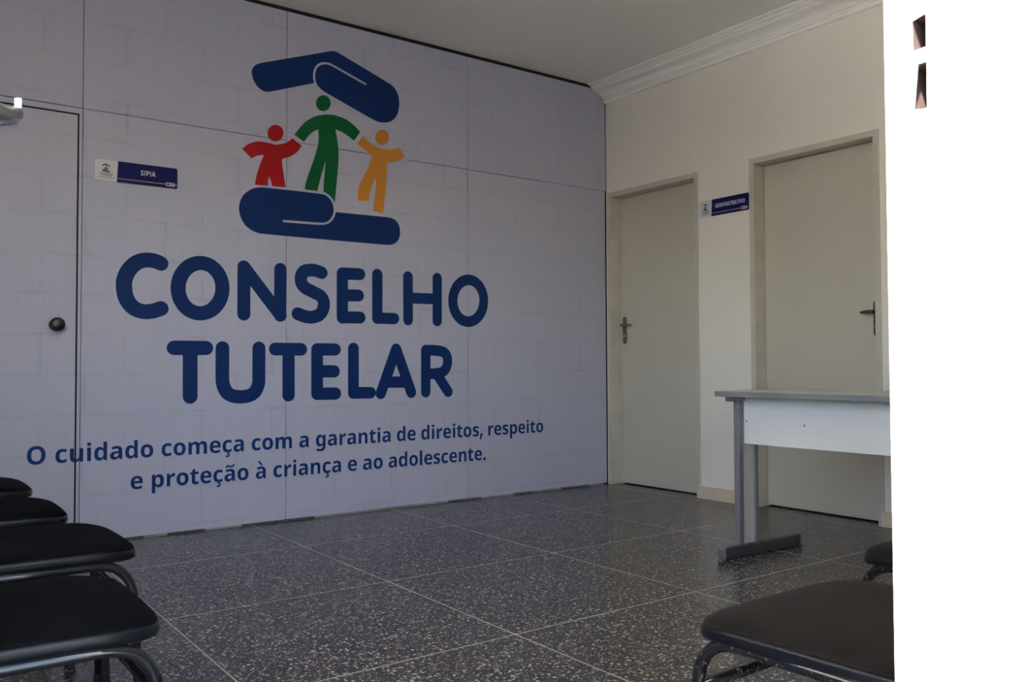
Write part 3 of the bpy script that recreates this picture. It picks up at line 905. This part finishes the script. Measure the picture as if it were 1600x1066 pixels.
slogan = tag(empty("mural_slogan"), "two lines of small blue slogan text beneath the navy capitals", "lettering")
for text, x0, x1, z, hh in (("O cuidado começa com a garantia de direitos, respeito", -3.722, -0.600, 0.404, 0.178),
                            ("e proteção à criança e ao adolescente.", -3.262, -1.080, 0.248, 0.178)):
    word = None
    for c, groups in text_letters(text, x1 - x0, x0, z, scale=hh):
        if c == " ":
            word = None
            continue
        if word is None:
            word = empty("word")
            word.parent = slogan
        print_obj("letter", groups, "slogan", word)


for root, loc in ((emblem, (-2.42, -0.001, 1.45)), (title, (-2.42, -0.001, 0.70)), (slogan, (-2.2, -0.001, 0.21))):
    root.location = loc
    for ch in root.children:
        ch.location = tuple(-v for v in loc)


# ------------------------------------------------------------------ room signs
def room_sign(text, label, origin, udir, ndir, width, height, tw):
    """acrylic sign; u runs along the wall, v up, d out of the wall"""
    O, U_, N_ = Vector(origin), Vector(udir), Vector(ndir)
    root = tag(empty("door_sign", origin), label, "sign")

    def to3(lift):
        return lambda u, v, d: (U_ * u + N_ * (d + lift) + Vector((0, 0, v)))

    def rounded(x0, x1, y0, y1, r0, r1):
        lp = []
        for cx, cy, b, r in ((x1 - r1, y1 - r1, 0, r1), (x0 + r0, y1 - r0, 90, r0), (x0 + r0, y0 + r0, 180, r0), (x1 - r1, y0 + r1, 270, r1)):
            for k in range(5):
                t = math.radians(b + 22.5 * k)
                lp.append((cx + r * math.cos(t), cy + r * math.sin(t)))
        return lp
    ws = width * 0.268
    print_obj("plate", [[rounded(0, width, 0, height, 0.008, 0.006)]], "signwhite", root, 0.004, to3=to3(0))
    blue = [(ws - 0.003, 0)] + [p for p in rounded(ws, width, 0, height, 0.0005, 0.008)[:5]] + [(ws + 0.002, height)]
    blue = [(ws - 0.003, 0.0), (width - 0.008, 0.0)] + [(width - 0.008 + 0.008 * math.cos(math.radians(-90 + 22.5 * k)), 0.008 + 0.008 * math.sin(math.radians(-90 + 22.5 * k))) for k in range(5)] + \
           [(width, height - 0.006), (width - 0.006, height), (ws + 0.003, height)]
    print_obj("name_field", [[blue]], "signnavy", root, 0.0025, to3=to3(0.004))
    print_obj("stripe", [[[(ws - 0.0025, height * 0.155), (width - 0.001, height * 0.155), (width - 0.001, height * 0.195), (ws - 0.002, height * 0.195)]]], "gold", root, 0.0004, to3=to3(0.0065))
    # small badge with a few lines on it
    bx0, bx1, by0, by1 = width * 0.855, width * 0.965, height * 0.09, height * 0.265
    badge = print_obj("badge", [[rounded(bx0, bx1, by0, by1, 0.003, 0.003)]], "signwhite", root, 0.0006, to3=to3(0.0068))
    bars = [[[(bx0 + 0.005, by0 + 0.004), (bx0 + 0.016, by0 + 0.004), (bx0 + 0.016, by1 - 0.004), (bx0 + 0.005, by1 - 0.004)]]]
    for k in range(3):
        yk = by0 + 0.0045 + k * 0.0046
        bars.append([[(bx0 + 0.020, yk), (bx1 - 0.005, yk), (bx1 - 0.005, yk + 0.0022), (bx0 + 0.020, yk + 0.0022)]])
    print_obj("badge_print", bars, "signnavy", badge, 0.0002, to3=to3(0.0074))
    # the room name
    th = height * 0.245
    sc = th / 0.483
    nx = ws + (width - ws) / 2 - tw / 2
    loops = []
    for c, groups in text_letters(text, tw, nx, height * 0.46, scale=sc):
        if c != " ":
            print_obj("letter", groups, "signwhite", root, 0.0005, to3=to3(0.0065))
    # little emblem and caption on the white end
    cx, k = ws / 2, height / 0.105
    em = []
    em.append(("navy", [[(cx - 0.017 * k, 0.078 * k), (cx - 0.003 * k, 0.086 * k), (cx + 0.017 * k, 0.076 * k), (cx + 0.017 * k, 0.070 * k), (cx - 0.003 * k, 0.079 * k), (cx - 0.017 * k, 0.072 * k)]]))
    em.append(("navy", [[(cx - 0.017 * k, 0.047 * k), (cx + 0.017 * k, 0.043 * k), (cx + 0.017 * k, 0.050 * k), (cx - 0.017 * k, 0.055 * k)]]))
    em.append(("red", [[(cx - 0.013 * k, 0.056 * k), (cx - 0.006 * k, 0.055 * k), (cx - 0.009 * k, 0.066 * k)]]))
    em.append(("green", [[(cx - 0.005 * k, 0.054 * k), (cx + 0.003 * k, 0.053 * k), (cx + 0.004 * k, 0.068 * k), (cx - 0.001 * k, 0.072 * k), (cx - 0.006 * k, 0.067 * k)]]))
    em.append(("amber", [[(cx + 0.006 * k, 0.052 * k), (cx + 0.012 * k, 0.052 * k), (cx + 0.012 * k, 0.065 * k), (cx + 0.006 * k, 0.066 * k)]]))
    for mat, lp in em:
        print_obj("small_emblem", [lp], mat, root, 0.0003, to3=to3(0.004))
    for cap, w_, zz in (("CONSELHO", ws * 0.62, 0.033 * k), ("TUTELAR", ws * 0.50, 0.0245 * k)):
        loops = []
        for c, groups in text_letters(cap, w_, cx - w_ / 2, zz, scale=0.0135 * k):
            loops += groups
        print_obj("caption", loops, "navy", root, 0.0003, to3=to3(0.004))
    print_obj("caption", [[[(cx - ws * 0.36, 0.0165 * k), (cx + ws * 0.36, 0.0165 * k), (cx + ws * 0.36, 0.0185 * k), (cx - ws * 0.36, 0.0185 * k)]]], "navy", root, 0.0002, to3=to3(0.004))
    return root


room_sign("SIPIA", "navy and white room sign reading SIPIA beside the flush door", (-3.437, 0.0, 1.790), (1, 0, 0), (0, -1, 0), 0.396, 0.106, 0.073)
room_sign("ADMINISTRATIVO", "navy and white room sign reading ADMINISTRATIVO between two doors", (0.0, -0.884, 1.812), (0, -1, 0), (-1, 0, 0), 0.397, 0.106, 0.235)

# ------------------------------------------------------------------ desk
desk = tag(empty("desk", (-1.0, -2.75, 0)), "grey-topped desk with white modesty panel and grey T-shaped leg", "desk")
DY1, DY0 = -2.050, -3.400
DXF, DXB = -1.275, -0.680
TZ0, TZ1 = 0.7195, 0.7435
bm = bmesh.new()


def rr(x0, x1, y0, y1, r, n=5):
    lp = []
    for cx, cy, b in ((x1 - r, y1 - r, 0), (x0 + r, y1 - r, 90), (x0 + r, y0 + r, 180), (x1 - r, y0 + r, 270)):
        for k in range(n + 1):
            t = math.radians(b + 90 * k / n)
            lp.append((cx + r * math.cos(t), cy + r * math.sin(t)))
    return lp


add_plate(bm, [rr(DXF + 0.003, DXB - 0.003, DY0 + 0.003, DY1 - 0.003, 0.028)], lambda u, v, d: (u, v, TZ0 + 0.003 + d), TZ1 - TZ0 - 0.003)
bmesh.ops.recalc_face_normals(bm, faces=bm.faces[:])
top = child_of_world(link("desktop", bm, "desktop"), desk)
bm = bmesh.new()
add_plate(bm, [rr(DXF, DXB, DY0, DY1, 0.03), list(reversed(rr(DXF + 0.004, DXB - 0.004, DY0 + 0.004, DY1 - 0.004, 0.027)))], lambda u, v, d: (u, v, TZ0 + d), TZ1 - TZ0 - 0.001)
bmesh.ops.recalc_face_normals(bm, faces=bm.faces[:])
e = link("edge_band", bm, "deskedge", None, bevel=0.003)
e.parent = top
PX = -1.135
pan = child_of_world(box("modesty_panel", (PX - 0.009, DY0 + 0.09, 0.506), (PX + 0.009, -2.1235, TZ0), "panel", bevel=0.001), desk)
for yy, zz in ((-2.139, 0.607), (-2.437, 0.603)):
    s = link("screw_cap", add_lathe(bmesh.new(), [(0.0055, 0), (0.0045, 0.0015)], (PX - 0.009, yy, zz), (-1, 0, 0), 12), "chip", None)
    s.parent = pan


def desk_leg(y0, y1, inner):
    """column of two steel profiles with a cable cover between them, on a long foot"""
    leg = empty("leg")
    leg.parent = desk
    leg.matrix_parent_inverse = Matrix.Translation(desk.location).inverted()
    leg.location = (-1.0, (y0 + y1) / 2, 0)

    def kid(o):
        o.parent = leg
        o.matrix_parent_inverse = Matrix.Translation((-1.0, (y0 + y1) / 2, 0)).inverted()
        return o
    kid(box("column", (-1.185, y0, 0.05), (-1.155, y1, TZ0 - 0.022), "deskleg", bevel=0.003))
    kid(box("column", (-1.072, y0, 0.05), (-1.050, y1, TZ0 - 0.022), "deskleg", bevel=0.003))
    kid(box("cable_cover", (-1.155, y0 + 0.010, 0.052), (-1.072, y1 - 0.010, TZ0 - 0.025), "deskcover"))
    kid(box("top_bracket", (-1.235, y0 - 0.004, TZ0 - 0.022), (-0.790, y1 + 0.004, TZ0), "deskleg", bevel=0.002))
    kid(box("foot", (-1.285, y0 - 0.004, 0.004), (-0.745, y1 + 0.004, 0.056), "deskfoot", bevel=0.006))
    for xa, xb in ((-1.300, -1.283), (-0.747, -0.730)):
        kid(box("end_cap", (xa, y0 - 0.006, 0.002), (xb, y1 + 0.006, 0.059), "footcap", bevel=0.007))
    for xx in (-1.24, -0.79):
        kid(link("leveller", add_lathe(bmesh.new(), [(0.014, 0), (0.014, 0.005)], (xx, (y0 + y1) / 2, 0.0), (0, 0, 1), 12), "rubber"))


desk_leg(-2.128, -2.098, -1)
desk_leg(-3.352, -3.322, 1)


# ------------------------------------------------------------------ chairs
SEAT_W, SEAT_D = 0.465, 0.455


def seat_outline(scale, ex=0.42, n=44):
    """rounded, slightly tapering seat seen from above; +x is the front"""
    pts = []
    for k in range(n):
        t = 2 * math.pi * k / n
        c, s = math.cos(t), math.sin(t)
        x = math.copysign(abs(c) ** ex, c) * SEAT_D / 2
        y = math.copysign(abs(s) ** ex, s) * SEAT_W / 2
        y *= 1.0 - 0.09 * (0.5 - x / SEAT_D)
        x += 0.010 * (1 - (2 * y / SEAT_W) ** 2) * (1 if x > 0 else -1)
        pts.append((x * scale[0], y * scale[1]))
    return pts


def loft(rings, mat, name, parent, smooth=True):
    bm = bmesh.new()
    vr = [[bm.verts.new(p) for p in r] for r in rings]
    n = len(vr[0])
    for a, b in zip(vr, vr[1:]):
        for k in range(n):
            bm.faces.new((a[k], a[(k + 1) % n], b[(k + 1) % n], b[k]))
    bm.faces.new(vr[0])
    bm.faces.new(vr[-1])
    bmesh.ops.recalc_face_normals(bm, faces=bm.faces[:])
    return link(name, bm, mat, parent, smooth)


def waterfall(x, z):
    """the seat's front lip drops a little"""
    t = max(0.0, (x - 0.10) / 0.13)
    return z - 0.010 * t * t


def make_chair(seat_mat, tube_mat, dome, ex, SZ):
    root = empty("chair")
    rings = []
    for s, dz in ((0.90, -0.006), (0.965, -0.006), (0.995, -0.002), (1.003, 0.004), (1.003, 0.013), (0.998, 0.017), (0.985, 0.019)):
        rings.append([(x, y, waterfall(x, SZ + dz)) for x, y in seat_outline((s, s), ex)])
    loft(rings, "shell", "seat_shell", root)
    rings = []
    for s, q in ((0.985, 0.0), (0.990, 0.10), (0.985, 0.24), (0.965, 0.44), (0.91, 0.66), (0.81, 0.84), (0.63, 0.95), (0.40, 0.99), (0.15, 1.0)):
        dz = 0.0165 + dome * q
        rings.append([(x, y, waterfall(x, SZ + dz)) for x, y in seat_outline((s, s), ex)])
    loft(rings, seat_mat, "cushion", root)
    R_ = 0.011
    for sgn in (-1, 1):
        y = sgn * 0.212
        path = fillet([(-0.255, y * 1.02, 0.012), (-0.205, y, 0.406), (0.206, y, 0.406), (0.228, y * 1.03, 0.012)], 0.085, 8)
        link("side_frame", add_tube(bmesh.new(), path, R_, 12), tube_mat, root, True)
        for fx, fy in ((-0.2555, y * 1.02), (0.228, y * 1.03)):
            link("rubber_foot", add_lathe(bmesh.new(), [(0.013, 0.0), (0.0145, 0.002), (0.0145, 0.020), (0.0125, 0.024)], (fx, fy, 0.0), (0, 0, 1), 14), "rubber", root)
    for x in (-0.13, 0.10):
        link("cross_rail", add_tube(bmesh.new(), [(x, -0.212, 0.406), (x, 0.212, 0.406)], 0.0095, 10), tube_mat, root, True)
    link("stretcher", add_tube(bmesh.new(), [(0.210, -0.214, 0.320), (0.210, 0.214, 0.320)], 0.0095, 10), tube_mat, root, True)
    link("stretcher", add_tube(bmesh.new(), [(-0.223, -0.213, 0.26), (-0.223, 0.213, 0.26)], 0.0095, 10), tube_mat, root, True)
    for sgn in (-1, 1):
        link("back_upright", add_tube(bmesh.new(), fillet([(-0.11, sgn * 0.13, 0.418), (-0.255, sgn * 0.13, 0.418), (-0.315, sgn * 0.13, 0.74)], 0.05), 0.010, 10), tube_mat, root, True)
    bm = bmesh.new()
    rings = []
    for d, s in ((0.0, 0.93), (0.006, 1.0), (0.014, 1.0), (0.026, 0.97), (0.036, 0.88), (0.040, 0.6)):
        ring = []
        for k in range(36):
            t = 2 * math.pi * k / 36
            c, q = math.cos(t), math.sin(t)
            yy = math.copysign(abs(c) ** 0.5, c) * 0.215 * s
            zz = 0.735 + math.copysign(abs(q) ** 0.55, q) * 0.135 * s
            ring.append((-0.325 + d - (zz - 0.735) * 0.18 + 0.25 * yy * yy, yy, zz))
        rings.append(ring)
    bm.free()
    loft(rings, seat_mat, "backrest", root)
    return root


black_chair = make_chair("vinyl", "tube", 0.015, 0.36, 0.419)
spots = [((-4.122, -2.893), 0.0, "black padded chair nearest the camera in the row along the left edge"),
         ((-4.014, -2.246), 0.6, "second black padded chair from the camera in the left-hand row"),
         ((-4.060, -1.636), -0.5, "third black padded chair from the camera in the left-hand row"),
         ((-4.070, -0.986), 0.4, "farthest black padded chair in the left-hand row, beneath the slogan's start")]
for i, ((x, y), a, lab) in enumerate(spots):
    c = black_chair if i == 0 else copy_tree(black_chair)
    c.location = (x, y, 0)
    c.rotation_euler = (0, 0, math.radians(a))
    tag(c, lab, "chair", "chairs lined up along the left wall")
    if i == 2:                              # a scrap of torn cover hangs under the front corner
        flap = [(0.168, 0.424), (0.214, 0.424), (0.208, 0.416), (0.198, 0.413), (0.192, 0.404), (0.186, 0.402), (0.183, 0.412), (0.174, 0.416)]
        tag(link("torn_cover", add_plate(bmesh.new(), [flap], lambda u, v, d: (u, -0.205 - d, v), 0.002), "vinyl", c), "torn scrap of seat cover")
brown_chair = make_chair("fabric", "tubeworn", 0.026, 0.30, 0.412)
brown_chair.location = (-2.957, -3.835, 0)
brown_chair.rotation_euler = (0, 0, math.radians(90))
tag(brown_chair, "brown-black fabric chair with chipped black frame at lower right", "chair", "chairs against the front wall")
c = copy_tree(brown_chair)
c.location = (-2.245, -3.705, 0)
tag(c, "dark chair half hidden behind the white doorframe, beyond the brown-black one", "chair", "chairs against the front wall")
